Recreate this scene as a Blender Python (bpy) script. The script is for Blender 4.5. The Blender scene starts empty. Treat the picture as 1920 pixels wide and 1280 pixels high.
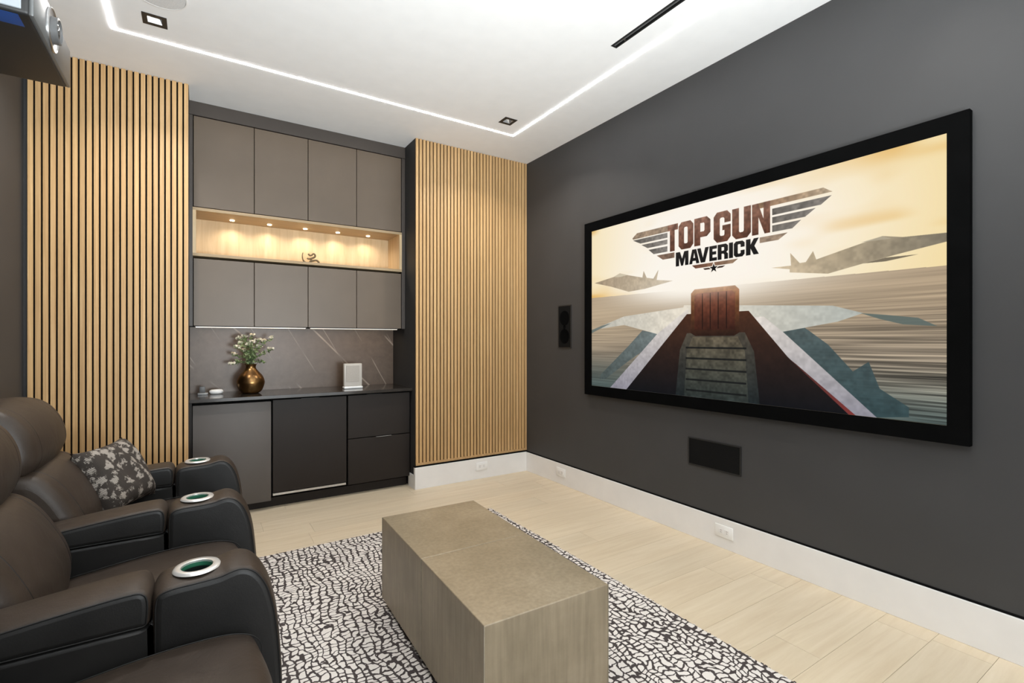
import bpy, bmesh, math, random
import numpy as np
from mathutils import Vector, Matrix
random.seed(7)
R_ = math.radians
SC = bpy.context.scene
COL = SC.collection

# ------------------------------------------------------------------ camera, world, lights
XW, YW, HC = 2.720, 3.971, 3.008          # screen wall, slat wall plane, ceiling height
XL, YF, YB = -0.870, -1.30, 4.60          # left wall, front (camera-side) wall, back of the niche
cam = bpy.data.cameras.new('camera'); camo = bpy.data.objects.new('camera', cam); COL.objects.link(camo)
camo.location = (0, 0, 1.27)
camo.rotation_euler = (R_(90), 0, -0.5697)
cam.sensor_width = 36.0; cam.lens = 918.2/1920*36.0; cam.shift_y = -1.2/1920; cam.clip_start = 0.02
SC.camera = camo
w = bpy.data.worlds.new('world'); SC.world = w; w.use_nodes = True
w.node_tree.nodes['Background'].inputs[0].default_value = (.9, .95, 1, 1)
w.node_tree.nodes['Background'].inputs[1].default_value = 0.6
SC.view_settings.view_transform = 'Standard'; SC.view_settings.look = 'None'
SC.view_settings.exposure = 0.0; SC.view_settings.gamma = 1.0; SC.view_settings.use_curve_mapping = False
def area(name, loc, rot, sx, sy, power, col, spread=180):
    l = bpy.data.lights.new(name, 'AREA'); l.shape = 'RECTANGLE'; l.size = sx; l.size_y = sy
    l.energy = power; l.color = col; l.spread = R_(spread)
    o = bpy.data.objects.new(name, l); COL.objects.link(o); o.location = loc; o.rotation_euler = rot
    return o
# added unseen fill lamp behind the camera, tinted like daylight
area('daylight_fill', (1.05, YF-0.06, 1.40), (R_(112), 0, 0), 2.5, 2.5, 50, (.92, .97, 1.0))
# added unseen lamp aimed up at the ceiling, standing for a bounced flash
area('bounce_fill', (.85, -.95, 1.0), (R_(90+48), 0, R_(8)), .7, .7, 119, (.88, .96, 1.0), 118)
LED_STRENGTH = 34.0
# recessed downlights (the two in view and an unseen pair added nearer the camera for light)
DOWNLIGHTS = [(-0.199, 3.283), (2.063, 3.28), (-0.199, 0.85), (2.063, 0.85)]
for i, (x, y) in enumerate(DOWNLIGHTS):
    area('downlight_lamp', (x, y, HC-.006), (0, 0, 0), .06, .06, 10.5 if y > 2 else 4, (1, .955, .90), 130)

# ------------------------------------------------------------------ materials
def lin(h):
    h = h.lstrip('#'); v = [int(h[i:i+2], 16)/255 for i in (0, 2, 4)]
    return tuple(((c+.055)/1.055)**2.4 if c > .04045 else c/12.92 for c in v) + (1,)
class NT:
    def __init__(s, name):
        s.m = bpy.data.materials.new(name); s.m.use_nodes = True; s.t = s.m.node_tree
        s.b = s.t.nodes['Principled BSDF']
    def n(s, typ, **kw):
        nd = s.t.nodes.new(typ)
        for k, v in kw.items():
            if k.startswith('_'): setattr(nd, k[1:], v)
            else: nd.inputs[k.replace('__', ' ')].default_value = v
        return nd
    def l(s, a, b): s.t.links.new(a, b)
    def obj(s, scale=(1, 1, 1), rot=(0, 0, 0), rnd=False):
        tc = s.n('ShaderNodeTexCoord'); mp = s.n('ShaderNodeMapping'); mp.inputs['Scale'].default_value = scale; mp.inputs['Rotation'].default_value = rot
        src = tc.outputs['Object']
        if rnd:
            oi = s.n('ShaderNodeObjectInfo'); ml = s.n('ShaderNodeVectorMath', _operation='MULTIPLY_ADD')
            s.l(oi.outputs['Random'], ml.inputs[0]); ml.inputs[1].default_value = (37., 53., 71.); s.l(src, ml.inputs[2]); src = ml.outputs[0]
        s.l(src, mp.inputs[0]); return mp.outputs[0]
    def noise(s, vec, scale, detail=4, rough=.5, dist=0):
        nd = s.n('ShaderNodeTexNoise', Scale=scale, Detail=detail, Roughness=rough, Distortion=dist); s.l(vec, nd.inputs['Vector']); return nd
    def ramp(s, fac, stops, interp='LINEAR'):
        r = s.n('ShaderNodeValToRGB'); r.color_ramp.interpolation = interp; e = r.color_ramp.elements
        while len(e) < len(stops): e.new(.5)
        for i, (p, c) in enumerate(stops): e[i].position = p; e[i].color = c
        s.l(fac, r.inputs[0]); return r.outputs[0]
    def mix(s, fac, a, b, mode='MIX'):
        m = s.n('ShaderNodeMix', _data_type='RGBA', _blend_type=mode)
        for sock, v in ((m.inputs[0], fac), (m.inputs[6], a), (m.inputs[7], b)):
            if hasattr(v, 'is_output'): s.l(v, sock)
            else: sock.default_value = v
        return m.outputs[2]
    def math(s, op, a, b=None):
        m = s.n('ShaderNodeMath', _operation=op)
        for sock, v in ((m.inputs[0], a), (m.inputs[1], b)):
            if v is None: continue
            if hasattr(v, 'is_output'): s.l(v, sock)
            else: sock.default_value = v
        return m.outputs[0]
    def bump(s, h, strength=.2, dist=.002):
        b = s.n('ShaderNodeBump', Strength=strength, Distance=dist); s.l(h, b.inputs['Height']); s.l(b.outputs[0], s.b.inputs['Normal'])
    def base(s, c, rough=.5, metal=0, spec=.5):
        if hasattr(c, 'is_output'): s.l(c, s.b.inputs['Base Color'])
        else: s.b.inputs['Base Color'].default_value = c
        s.b.inputs['Roughness'].default_value = rough; s.b.inputs['Metallic'].default_value = metal
        s.b.inputs['Specular IOR Level'].default_value = spec
        return s
def g(v, a=None, b=None): return (v, v if a is None else a, v if b is None else b, 1)
def plain(name, c, rough=.5, metal=0, spec=.5, nz=.06, sc=9):
    t = NT(name); v = t.obj(); n = t.noise(v, sc, 3)
    c2 = tuple(x*(1-nz) for x in c[:3])+(1,); c3 = tuple(min(1, x*(1+nz)) for x in c[:3])+(1,)
    t.base(t.ramp(n.outputs[0], [(.3, c2), (.7, c3)]), rough, metal, spec); return t
def emit(name, c, s):
    t = NT(name); t.base(g(.8)); t.b.inputs['Emission Color'].default_value = c; t.b.inputs['Emission Strength'].default_value = s; return t.m
M = {}
M['ceiling'] = plain('ceiling_paint', g(.86, .85, .84), .9, nz=.015).m
M['wall'] = plain('charcoal_wall_paint', (.050, .049, .049, 1), .55, nz=.05, sc=3, spec=.35).m
M['pier'] = plain('dark_pier_paint', (.035, .034, .034, 1), .6, nz=.05, sc=3, spec=.3).m
M['white'] = plain('white_trim_paint', g(.80, .78, .76), .45, nz=.02).m
M['plate'] = plain('white_plastic', g(.84, .83, .81), .35, nz=.01).m
M['gap'] = plain('black_shadow_gap', g(.004), .9, nz=.01, spec=.1).m
M['black'] = plain('black_satin', g(.012), .5, nz=.05).m
M['velvet'] = plain('black_velvet', g(.004), 1.0, nz=.1, spec=.0).m
M['grille'] = plain('black_grille', g(.006), .8, nz=.3, sc=300, spec=.1).m
M['steel'] = plain('brushed_steel', g(.6), .3, 1, nz=.08, sc=60).m
M['chrome'] = plain('bright_ring', g(.82, .80, .78), .22, 1, nz=.02).m
M['cupring'] = plain('silver_ring', g(.72, .70, .67), .3, .5, nz=.02).m
M['cup'] = plain('green_cup_liner', (.03, .16, .09, 1), .3, nz=.1).m
M['cupdark'] = plain('cup_well', (.006, .012, .010, 1), .4, nz=.1).m
M['cream_plastic'] = plain('cream_plastic', g(.50, .46, .41), .5, nz=.02).m
M['dock'] = plain('grey_dock_plastic', g(.10), .45, nz=.03).m
M['glass_dark'] = plain('lens_glass', g(.01), .08, nz=.02, spec=.8).m
M['projector'] = plain('projector_shell', (.012, .012, .012, 1), .5, nz=.06, sc=20).m
M['projface'] = plain('projector_face', (.13, .135, .135, 1), .35, .35, nz=.05, sc=30).m
M['bluefilm'] = plain('blue_film', (.01, .06, .24, 1), .3, nz=.2).m
M['felt'] = plain('black_felt', g(.006, .005, .004), .95, nz=.2, sc=80, spec=.1).m
M['cabinet'] = plain('taupe_laminate', (.124, .090, .061, 1), .42, nz=.05, sc=4).m
M['cabshade'] = plain('taupe_laminate_shaded', (.0165, .0115, .0088, 1), .5, nz=.05, sc=4, spec=.28).m  # upper laminate again, darkened to paint in the dimmer reflections near the floor
M['cabmid'] = plain('mid_taupe_laminate', (.055, .043, .035, 1), .45, nz=.05, sc=4).m
M['fridge'] = plain('grey_fridge_panel', (.092, .080, .073, 1), .55, nz=.03, sc=4).m
M['counter'] = plain('polished_dark_counter', (.030, .025, .021, 1), .13, nz=.25, sc=14, spec=.6).m
M['led'] = emit('led_diffuser', (.97, .98, 1.0, 1), LED_STRENGTH)
M['ledwarm'] = emit('warm_led_strip', (1, .80, .58, 1), 2.2)
M['ledwarm2'] = emit('warm_led_strip_dim', (1, .80, .58, 1), 1.1)
M['puck'] = emit('puck_lens', (1, .82, .52, 1), 14)
M['lamp'] = emit('downlight_lens', (1, .92, .84, 1), 3.0)

def wood(name, a, b, c, axis='Z', rough=.5, rnd=True, ring=22, vr=.12):
    t = NT(name)
    sc = {'Z': (ring, ring, 1.2), 'X': (1.2, ring, ring), 'Y': (ring, 1.2, ring)}[axis]
    v = t.obj(sc, rnd=rnd); n = t.noise(v, 1.6, 6, .62, .6)
    col = t.ramp(n.outputs[0], [(.28, a), (.5, b), (.72, c)])
    if rnd:
        oi = t.n('ShaderNodeObjectInfo')
        k = t.ramp(oi.outputs['Random'], [(0, g(1-vr)), (.5, g(1.0, .99, .98)), (1, g(1+vr*.8))])
        col = t.mix(1.0, col, k, 'MULTIPLY')
    t.base(col, rough); t.bump(n.outputs[0], .12, .001); return t.m
M['slat'] = wood('oak_slat', lin('#ad8658'), lin('#c09a69'), lin('#d0ad7d'), 'Z', .5, ring=90)
M['shelfwood'] = wood('light_oak_shelf', lin('#97805e'), lin('#a58d6b'), lin('#b19a77'), 'X', .5, False, ring=40)
M['shelfback'] = wood('light_oak_back', lin('#bfa27a'), lin('#cdb28a'), lin('#d8bf98'), 'Z', .5, False, ring=14)
M['plank'] = wood('pale_oak_plank', lin('#cbb99d'), lin('#d3c3a8'), lin('#dacbb2'), 'X', .42, ring=16, vr=.035)

t = NT('black_leather'); v = t.obj((1, 1, 1)); n1 = t.noise(v, 260, 3, .6); n2 = t.noise(v, 7, 3)
t.base(t.ramp(n2.outputs[0], [(.3, (.012, .0115, .011, 1)), (.7, (.019, .018, .017, 1))]), .42, 0, .34)
t.bump(t.math('ADD', t.math('MULTIPLY', n1.outputs[0], .35), t.math('MULTIPLY', n2.outputs[0], 2.2)), .22, .004); M['leather'] = t.m
t = NT('sheen_tinted_leather'); v = t.obj((1, 1, 1)); n1 = t.noise(v, 240, 3, .6); n2 = t.noise(v, 9, 3, .5, .6)
t.base(t.ramp(n2.outputs[0], [(.3, (.031, .021, .0145, 1)), (.7, (.044, .031, .0225, 1))]), .48, 0, .42)
t.bump(t.math('ADD', t.math('MULTIPLY', n1.outputs[0], .35), t.math('MULTIPLY', n2.outputs[0], 3.0)), .26, .005); M['leather_sheen'] = t.m  # ceiling sheen put into the colour, for arm tops, seats and backs
M['piping'] = plain('seam_thread', g(.004, .0035, .003), .6).m

t = NT('bronze_vase'); v = t.obj((1, 1, 1)); n = t.noise(v, 9, 4); n2 = t.noise(t.obj((1, 1, 60)), 3, 3)
t.base(t.ramp(n.outputs[0], [(.35, (.16, .085, .035, 1)), (.65, (.42, .24, .09, 1))]), .3, 1.0); t.bump(n2.outputs[0], .15, .001); M['bronze'] = t.m
M['antique'] = plain('antique_brass', (.15, .105, .055, 1), .45, .6, nz=.3, sc=60).m
M['stem'] = plain('plant_stem', (.08, .12, .04, 1), .6).m
t = NT('leaf'); oi = t.n('ShaderNodeTexCoord'); n = t.noise(t.obj(), 18, 2)
t.base(t.ramp(n.outputs[0], [(.3, (.08, .13, .05, 1)), (.55, (.22, .28, .12, 1)), (.75, (.42, .45, .25, 1))]), .55); M['leaf'] = t.m
M['blossom'] = plain('cream_blossom', (.78, .72, .58, 1), .6, nz=.1, sc=40).m

# stone splash-back with thin pale veins
t = NT('brown_stone'); v = t.obj((1, 1, 1)); n = t.noise(v, 14, 8, .7); n2 = t.noise(v, 2.2, 2)
basec = t.ramp(n.outputs[0], [(.3, (.096, .063, .042, 1)), (.7, (.138, .094, .064, 1))])
wv = t.n('ShaderNodeTexWave', _wave_type='BANDS', _bands_direction='X', Scale=.75, Distortion=.7, Detail=2.0); wv.inputs['Detail Scale'].default_value = .8
vr = t.obj((1, 1, 1), (0, R_(45), 0)); t.l(vr, wv.inputs['Vector'])
line = t.ramp(wv.outputs['Fac'], [(.0, g(1)), (.0004, g(1)), (.0013, g(0))])
wv2 = t.n('ShaderNodeTexWave', _wave_type='BANDS', _bands_direction='X', Scale=1.3, Distortion=.9, Detail=2.0); wv2.inputs['Detail Scale'].default_value = .6; wv2.inputs['Phase Offset'].default_value = 2.0
vr2 = t.obj((1, 1, 1), (0, R_(30), 0)); t.l(vr2, wv2.inputs['Vector'])
line2 = t.ramp(wv2.outputs['Fac'], [(.0, g(.6)), (.0003, g(.6)), (.0009, g(0))])
msk = t.ramp(n2.outputs[0], [(.45, g(0)), (.6, g(1))])
f = t.math('MULTIPLY', t.math('MAXIMUM', line, line2), msk)
t.base(t.mix(t.math('MULTIPLY', f, .75), basec, (.55, .45, .36, 1)), .38); M['stone'] = t.m

# patinated metal cladding of the block table
t = NT('patinated_metal'); v = t.obj((1, 1, 1)); n = t.noise(v, 3.5, 6, .65); n2 = t.noise(t.obj((45, 45, 3)), 1.5, 4)
c1 = t.ramp(n.outputs[0], [(.3, (.255, .205, .133, 1)), (.55, (.325, .262, .175, 1)), (.75, (.385, .315, .218, 1))])
c2 = t.ramp(n2.outputs[0], [(.3, g(.86)), (.7, g(1.1))])
t.base(t.mix(1.0, c1, c2, 'MULTIPLY'), .36, .25); t.bump(n2.outputs[0], .05, .001); M['patina'] = t.m
M['patina_edge'] = plain('worn_metal_edge', (.36, .32, .245, 1), .35, .35, nz=.15, sc=40).m

# rug: charcoal irregular net on cream pile
t = NT('net_rug'); v = t.obj((1, 1, 1)); nw = t.n('ShaderNodeTexNoise', Scale=3.2, Detail=2.0); t.l(v, nw.inputs['Vector'])
wv = t.n('ShaderNodeVectorMath', _operation='SUBTRACT'); t.l(nw.outputs['Color'], wv.inputs[0]); wv.inputs[1].default_value = (.5, .5, .5)
ws = t.n('ShaderNodeVectorMath', _operation='MULTIPLY_ADD'); t.l(wv.outputs[0], ws.inputs[0]); ws.inputs[1].default_value = (.16, .12, 0); t.l(v, ws.inputs[2])
sx = t.n('ShaderNodeSeparateXYZ'); t.l(ws.outputs[0], sx.inputs[0])
nsm = t.n('ShaderNodeTexNoise', Scale=17.0, Detail=2.0); t.l(v, nsm.inputs['Vector']); ss = t.n('ShaderNodeSeparateXYZ'); t.l(nsm.outputs['Color'], ss.inputs[0])
xw = t.math('ADD', t.math('MULTIPLY', sx.outputs[0], 31.0), t.math('MULTIPLY', t.math('SUBTRACT', ss.outputs[0], .5), 1.5))
col_ = t.math('FLOOR', xw); fx_ = t.math('SUBTRACT', xw, col_)
wn = t.n('ShaderNodeTexWhiteNoise', _noise_dimensions='1D'); t.l(col_, wn.inputs['W'])
yr = t.math('MULTIPLY', sx.outputs[1], t.math('ADD', 27.0, t.math('MULTIPLY', wn.outputs['Value'], 13.0)))
yw = t.math('ADD', t.math('ADD', yr, t.math('MULTIPLY', wn.outputs['Value'], 9.0)), t.math('MULTIPLY', t.math('SUBTRACT', ss.outputs[1], .5), 2.6))
fy_ = t.math('FRACT', yw)
dx_ = t.math('SUBTRACT', .5, t.math('ABSOLUTE', t.math('SUBTRACT', fx_, .5))); dy_ = t.math('SUBTRACT', .5, t.math('ABSOLUTE', t.math('SUBTRACT', fy_, .5)))
sm_ = t.n('ShaderNodeMath', _operation='SMOOTH_MIN'); t.l(dx_, sm_.inputs[0]); t.l(t.math('MULTIPLY', dy_, .95), sm_.inputs[1]); sm_.inputs[2].default_value = .16
nf = t.noise(v, 60, 3, .6); nth = t.noise(v, 2.6, 2)
d = t.math('ADD', sm_.outputs[0], t.math('MULTIPLY', t.math('SUBTRACT', nf.outputs[0], .5), .26))
d = t.math('ADD', d, t.math('MULTIPLY', t.math('SUBTRACT', nth.outputs[0], .5), .16))
net = t.ramp(d, [(.105, g(0)), (.145, g(1))])
t.base(t.mix(net, (.068, .056, .054, 1), (.74, .69, .645, 1)), .95, 0, .1)
fz = t.noise(v, 500, 2); t.bump(t.math('ADD', fz.outputs[0], net), .5, .003); M['rug'] = t.m
M['rugedge'] = plain('rug_edge', (.35, .32, .30, 1), .95, nz=.3, sc=60).m

# woven cushion: dark ground with pale floral clusters
t = NT('floral_weave'); v = t.obj((1, 1, 1))
v1 = t.n('ShaderNodeTexVoronoi', _feature='F1', Scale=24.0, Randomness=.9); t.l(v, v1.inputs['Vector'])
n1 = t.noise(v, 70, 4, .7, .4); n2 = t.noise(v, 9, 2)
flower = t.math('ADD', v1.outputs['Distance'], t.math('MULTIPLY', t.math('SUBTRACT', n1.outputs[0], .5), 1.5))
flower = t.math('ADD', flower, t.math('MULTIPLY', t.math('SUBTRACT', n2.outputs[0], .5), .5))
fm = t.ramp(flower, [(.33, g(1)), (.44, g(0))])
ww = t.n('ShaderNodeTexWave', _bands_direction='DIAGONAL', Scale=75.0, Distortion=1.0); t.l(v, ww.inputs['Vector'])
th = t.ramp(ww.outputs['Fac'], [(.2, g(.35)), (.7, g(1))])
t.base(t.mix(t.math('MULTIPLY', fm, th), (.052, .043, .037, 1), (.44, .39, .34, 1)), .9, 0, .15); t.bump(ww.outputs['Fac'], .3, .002); M['floral'] = t.m

# ------------------------------------------------------------------ mesh helpers
ORG = {}
def mesh_obj(name, bm, mat, org=(0, 0, 0), parent=None, smooth=None):
    me = bpy.data.meshes.new(name)
    if org != (0, 0, 0): bmesh.ops.translate(bm, verts=bm.verts, vec=-Vector(org))
    bmesh.ops.recalc_face_normals(bm, faces=bm.faces)
    bm.to_mesh(me); bm.free()
    for m in (mat if isinstance(mat, (list, tuple)) else [mat]): me.materials.append(m)
    if smooth is not None:
        for p in me.polygons: p.use_smooth = True
        if smooth < 180: me.set_sharp_from_angle(angle=R_(smooth))
    o = bpy.data.objects.new(name, me); COL.objects.link(o)
    if parent is not None: o.parent = parent
    else: o.location = org
    return o
def tag(o, label=None, cat=None, group=None, kind=None):
    if label: o['label'] = label
    if cat: o['category'] = cat
    if group: o['group'] = group
    if kind: o['kind'] = kind
    return o
def thing(name, label, cat, loc=(0, 0, 0), group=None, kind=None):
    o = bpy.data.objects.new(name, None); COL.objects.link(o); o.location = loc; o.empty_display_size = .05
    ORG[o] = tuple(loc); return tag(o, label, cat, group, kind)
def root(o):
    while o.parent: o = o.parent
    return o
def part(name, bm, mat, parent, smooth=None, label=None, kind=None):
    o = mesh_obj(name, bm, mat, ORG.get(root(parent), tuple(root(parent).location)), parent, smooth)
    return tag(o, label, None, None, kind)
def one(name, bm, mat, label, cat, loc, smooth=None, group=None, kind=None):
    return tag(mesh_obj(name, bm, mat, tuple(loc), None, smooth), label, cat, group, kind)
def struct(name, bm, mat, parent=None, label=None):
    o = mesh_obj(name, bm, mat, (0, 0, 0), parent)
    if parent is None: o['kind'] = 'structure'
    return tag(o, label)
def bx(bm, x0, x1, y0, y1, z0, z1, bev=0, seg=2):
    r = bmesh.ops.create_cube(bm, size=1.0); vs = r['verts']
    bmesh.ops.scale(bm, vec=(x1-x0, y1-y0, z1-z0), verts=vs); bmesh.ops.translate(bm, vec=((x0+x1)/2, (y0+y1)/2, (z0+z1)/2), verts=vs)
    if bev:
        es = list({e for v in vs for e in v.link_edges})
        bmesh.ops.bevel(bm, geom=es, offset=bev, segments=seg, profile=.5, affect='EDGES')
    return bm
def box(*a, **k): return bx(bmesh.new(), *a, **k)
def lathe(prof, cx, cy, n=32, bm=None, caps=True):
    bm = bm or bmesh.new(); rings = []
    for r, z in prof:
        rings.append([bm.verts.new((cx+r*math.cos(2*math.pi*i/n), cy+r*math.sin(2*math.pi*i/n), z)) for i in range(n)])
    for a, b in zip(rings, rings[1:]):
        for i in range(n): bm.faces.new((a[i], a[(i+1) % n], b[(i+1) % n], b[i]))
    if caps and prof[0][0] > 1e-6: bm.faces.new(rings[0])
    if caps and prof[-1][0] > 1e-6: bm.faces.new(rings[-1])
    return bm
def tube(bm, pts, rad, n=8, closed=False):
    pts = [Vector(p) for p in pts]; N = len(pts); rings = []
    rad = rad if isinstance(rad, (list, tuple)) else [rad]*N
    up = Vector((.123, .456, .88)).normalized()
    for i, p in enumerate(pts):
        a = pts[(i-1) % N] if (closed or i > 0) else p; b = pts[(i+1) % N] if (closed or i < N-1) else p
        d = (b-a).normalized(); u = d.cross(up).normalized(); vv = d.cross(u).normalized()
        rings.append([bm.verts.new(p+rad[i]*(math.cos(2*math.pi*k/n)*u+math.sin(2*math.pi*k/n)*vv)) for k in range(n)])
    for i in range(N if closed else N-1):
        a, b = rings[i], rings[(i+1) % N]
        for k in range(n): bm.faces.new((a[k], a[(k+1) % n], b[(k+1) % n], b[k]))
    if not closed: bm.faces.new(rings[0]); bm.faces.new(rings[-1])
    return bm
def smooth_loop(pts, sub=4, closed=True):
    """Catmull-Rom through 2D/3D points"""
    P = [Vector(p) for p in pts]; N = len(P); out = []
    rng = range(N) if closed else range(N-1)
    for i in rng:
        p0 = P[(i-1) % N] if (closed or i > 0) else P[i]; p1 = P[i]; p2 = P[(i+1) % N]; p3 = P[(i+2) % N] if (closed or i < N-2) else P[i+1]
        for k in range(sub):
            q = k/sub
            out.append(.5*((2*p1)+(-p0+p2)*q+(2*p0-5*p1+4*p2-p3)*q*q+(-p0+3*p1-3*p2+p3)*q**3))
    if not closed: out.append(P[-1])
    return out
def inset2(P, d):
    N = len(P); out = []
    area2 = sum(P[i].x*P[(i+1) % N].y-P[(i+1) % N].x*P[i].y for i in range(N)); sg = 1 if area2 > 0 else -1
    for i in range(N):
        t_ = (P[(i+1) % N]-P[(i-1) % N]).normalized(); nrm = Vector((-t_.y, t_.x))*sg
        out.append(P[i]+nrm*d)
    if d > 0:
        for _ in range(30):                       # collapse segments that turned back on themselves
            bad = [i for i in range(N) if (out[(i+1) % N]-out[i]).dot(P[(i+1) % N]-P[i]) < -1e-12]
            if not bad: break
            for i in bad:
                j = (i+1) % N; m_ = (out[i]+out[j])/2; e_ = (P[j]-P[i])*1e-3; out[i] = m_-e_; out[j] = m_+e_
    return out
def loft_y(prof, y0, y1, r, seg=4, crown=0, nmid=2, sub=4, bulge=0, bm=None):
    """closed XZ profile swept along Y with rounded ends (radius r), optional crown and end bulge"""
    bm = bm or bmesh.new(); P = smooth_loop([Vector((x, z)) for x, z in prof], sub) if sub > 1 else [Vector((x, z)) for x, z in prof]
    secs = [(y0+r*(1-math.sin(math.pi/2*k/seg)), r*(1-math.cos(math.pi/2*k/seg))) for k in range(seg, -1, -1)]
    # k=seg -> y0, inset r ; k=0 -> y0+r, inset 0
    secs = [(y0+r-r*math.cos(a), r-r*math.sin(a)) for a in [math.pi/2*k/seg for k in range(seg+1)]]
    mid = [(y0+r+(y1-y0-2*r)*k/(nmid+1), -crown*math.sin(math.pi*k/(nmid+1))) for k in range(1, nmid+1)]
    secs = secs+mid+[(y0+y1-y, i) for y, i in reversed(secs)]
    rings = []
    for y, ins in secs: rings.append([bm.verts.new((p.x, y, p.y)) for p in inset2(P, ins)])
    N = len(P)
    for a, b in zip(rings, rings[1:]):
        for i in range(N): bm.faces.new((a[i], a[(i+1) % N], b[(i+1) % N], b[i]))
    for ring in (rings[0], rings[-1]):
        for e in bm.faces.new(ring).edges: e.smooth = False
    return bm
def seam_loop(prof, y, ins, rad=.0022, sub=4, open_rng=None):
    P = inset2(smooth_loop([Vector((x, z)) for x, z in prof], sub), ins)
    pts = [(p.x, y, p.y) for p in P]
    if open_rng: pts = pts[open_rng[0]:open_rng[1]]
    return tube(bmesh.new(), pts, rad, 5, closed=open_rng is None)
def cut(o, bm):
    me = bpy.data.meshes.new('cutter'); bm.to_mesh(me); bm.free(); c = bpy.data.objects.new('cutter', me); COL.objects.link(c); c.parent = o.parent
    md = o.modifiers.new('cut', 'BOOLEAN'); md.object = c; md.operation = 'DIFFERENCE'; md.solver = 'EXACT'
    bpy.context.view_layer.update(); nm = bpy.data.meshes.new_from_object(o.evaluated_get(bpy.context.evaluated_depsgraph_get()))
    o.modifiers.clear(); o.data = nm; bpy.data.objects.remove(c)
def dup(r, loc, label=None, group=None):
    def cp(o, par):
        c = o.copy(); COL.objects.link(c)
        if par is not None: c.parent = par
        for ch in list(o.children): cp(ch, c)
        return c
    c = cp(r, None); c.location = loc
    if label: c['label'] = label
    if group: c['group'] = group
    return c

# ------------------------------------------------------------------ room shell
fl = struct('floor', box(XL, XW, YF, YB, -.10, -.012), M['gap'])
pw = .19; row = 0; y = YF
while y < YB:
    y2 = min(y+pw, YB); x = XL-random.uniform(.2, 1.7)
    while x < XW:
        L = 1.9; a, b = max(x, XL), min(x+L, XW)
        if b-a > .03:
            bm = box(-(b-a)/2+.0006, (b-a)/2-.0006, -(y2-y)/2+.0006, (y2-y)/2-.0006, -.0119, 0)
            o = part('plank', bm, M['plank'], fl); o.location = ((a+b)/2, (y+y2)/2, 0)
        x += L
    y = y2
# ceiling with openings for downlights and the slot diffuser
SLOT = (2.049, 2.088, -.30, 2.112)
holes = [(x-.042, x+.042, yy-.042, yy+.042) for x, yy in DOWNLIGHTS] + [SLOT]
bm = bmesh.new()
xs = sorted({XL, XW} | {h[0] for h in holes} | {h[1] for h in holes}); ys = sorted({YF, YB} | {h[2] for h in holes} | {h[3] for h in holes})
for i in range(len(xs)-1):
    for j in range(len(ys)-1):
        cx, cy = (xs[i]+xs[i+1])/2, (ys[j]+ys[j+1])/2
        if any(h[0] < cx < h[1] and h[2] < cy < h[3] for h in holes): continue
        bx(bm, xs[i], xs[i+1], ys[j], ys[j+1], HC, HC+.12)
bmesh.ops.remove_doubles(bm, verts=bm.verts, dist=1e-5)
struct('ceiling', bm, M['ceiling'])
struct('wall_right', box(XW, XW+.12, YF, YB, -.05, HC+.1), M['wall'])
struct('wall_left', box(XL-.12, XL, YF, YB, -.05, HC+.1), M['wall'])
NX0, NX1 = -.055, 1.567                      # niche between the slat panels
SB = YW+.020                                  # pier face behind the slats
for a_ in ((XL, XW, YB, YB+.12), (XL, NX0, SB, YB-.0005), (NX1, XW, SB, YB-.0005)): struct('wall_back', box(*a_, -.05, HC+.05), M['pier'])
# wall behind the camera, with an opening added for the fill lamp
wx0, wx1, wz = -.25, 2.35, 2.80
bm = bmesh.new(); bx(bm, XL, wx0, YF-.12, YF, -.05, HC+.1); bx(bm, wx1, XW, YF-.12, YF, -.05, HC+.1); bx(bm, wx0, wx1, YF-.12, YF, wz, HC+.1)
struct('wall_front', bm, M['ceiling'])
bm = bmesh.new()
for a, b in ((wx0, wx0+.05), (1.025, 1.075), (wx1-.05, wx1)): bx(bm, a, b, YF-.05, YF, 0.0, wz)
bx(bm, wx0, wx1, YF-.05, YF, wz-.05, wz); bx(bm, wx0, wx1, YF-.05, YF, 0, .04)
struct('added_window', bm, M['black'])  # made-up window frame around the unseen daylight fill
# baseboards with a thin black strip on top, painting in the shadow gap
BH = .180
struct('baseboard_right', box(XW-.014, XW, YF, YW-.001, 0, BH, bev=.0015, seg=1), M['white'])
struct('gap_strip_1', box(XW-.004, XW, YF, YW, BH, BH+.010), M['gap'])
bm = box(NX1-.012, XW-.0145, YW-.012, SB, 0, BH+.006, bev=.0015, seg=1); bx(bm, NX1-.012, NX1-.0005, SB, 4.12, 0, .115)
struct('baseboard_back', bm, M['white'])
struct('baseboard_left', box(XL, NX0, YW-.012, SB, 0, BH+.006), M['white'])
struct('gap_strip_2', box(NX1-.012, XW-.005, YW-.006, SB, BH+.006, BH+.020), M['gap'])
struct('gap_strip_3', box(XL, NX0, YW-.006, SB, BH+.006, BH+.020), M['gap'])

# ------------------------------------------------------------------ slat wall panels
def slat_panel(x0, x1, n, label, edge_left):
    zb = BH+.020
    p = thing('slat_wall_panel', label, 'wall panel', ((x0+x1)/2, YW, zb))
    part('backing', box(x0, x1, YW+.014, SB-.0005, zb, HC-.001), M['felt'], p)
    part('bottom_rail', box(x0, x1, YW-.001, YW+.0138, zb, zb+.020, bev=.001, seg=1), M['slat'], p)
    pitch = (x1-x0)/(n-.28); w_ = pitch*.72
    me = None; z0, z1 = zb+.0205, HC-.0012
    for i in range(n):
        if me is None:
            o = part('slat', _slat(w_, z1-z0), M['slat'], p); me = o.data
        else:
            o = bpy.data.objects.new('slat', me); COL.objects.link(o); o.parent = p
        o.location = (x0+pitch*i+w_/2-ORG[p][0], 0, z0-zb)
    return p
def _slat(w_, h):
    bm = bx(bmesh.new(), -w_/2, w_/2, 0, .0135, 0, h, bev=.0012, seg=1)
    return bm
_old = part
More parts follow.
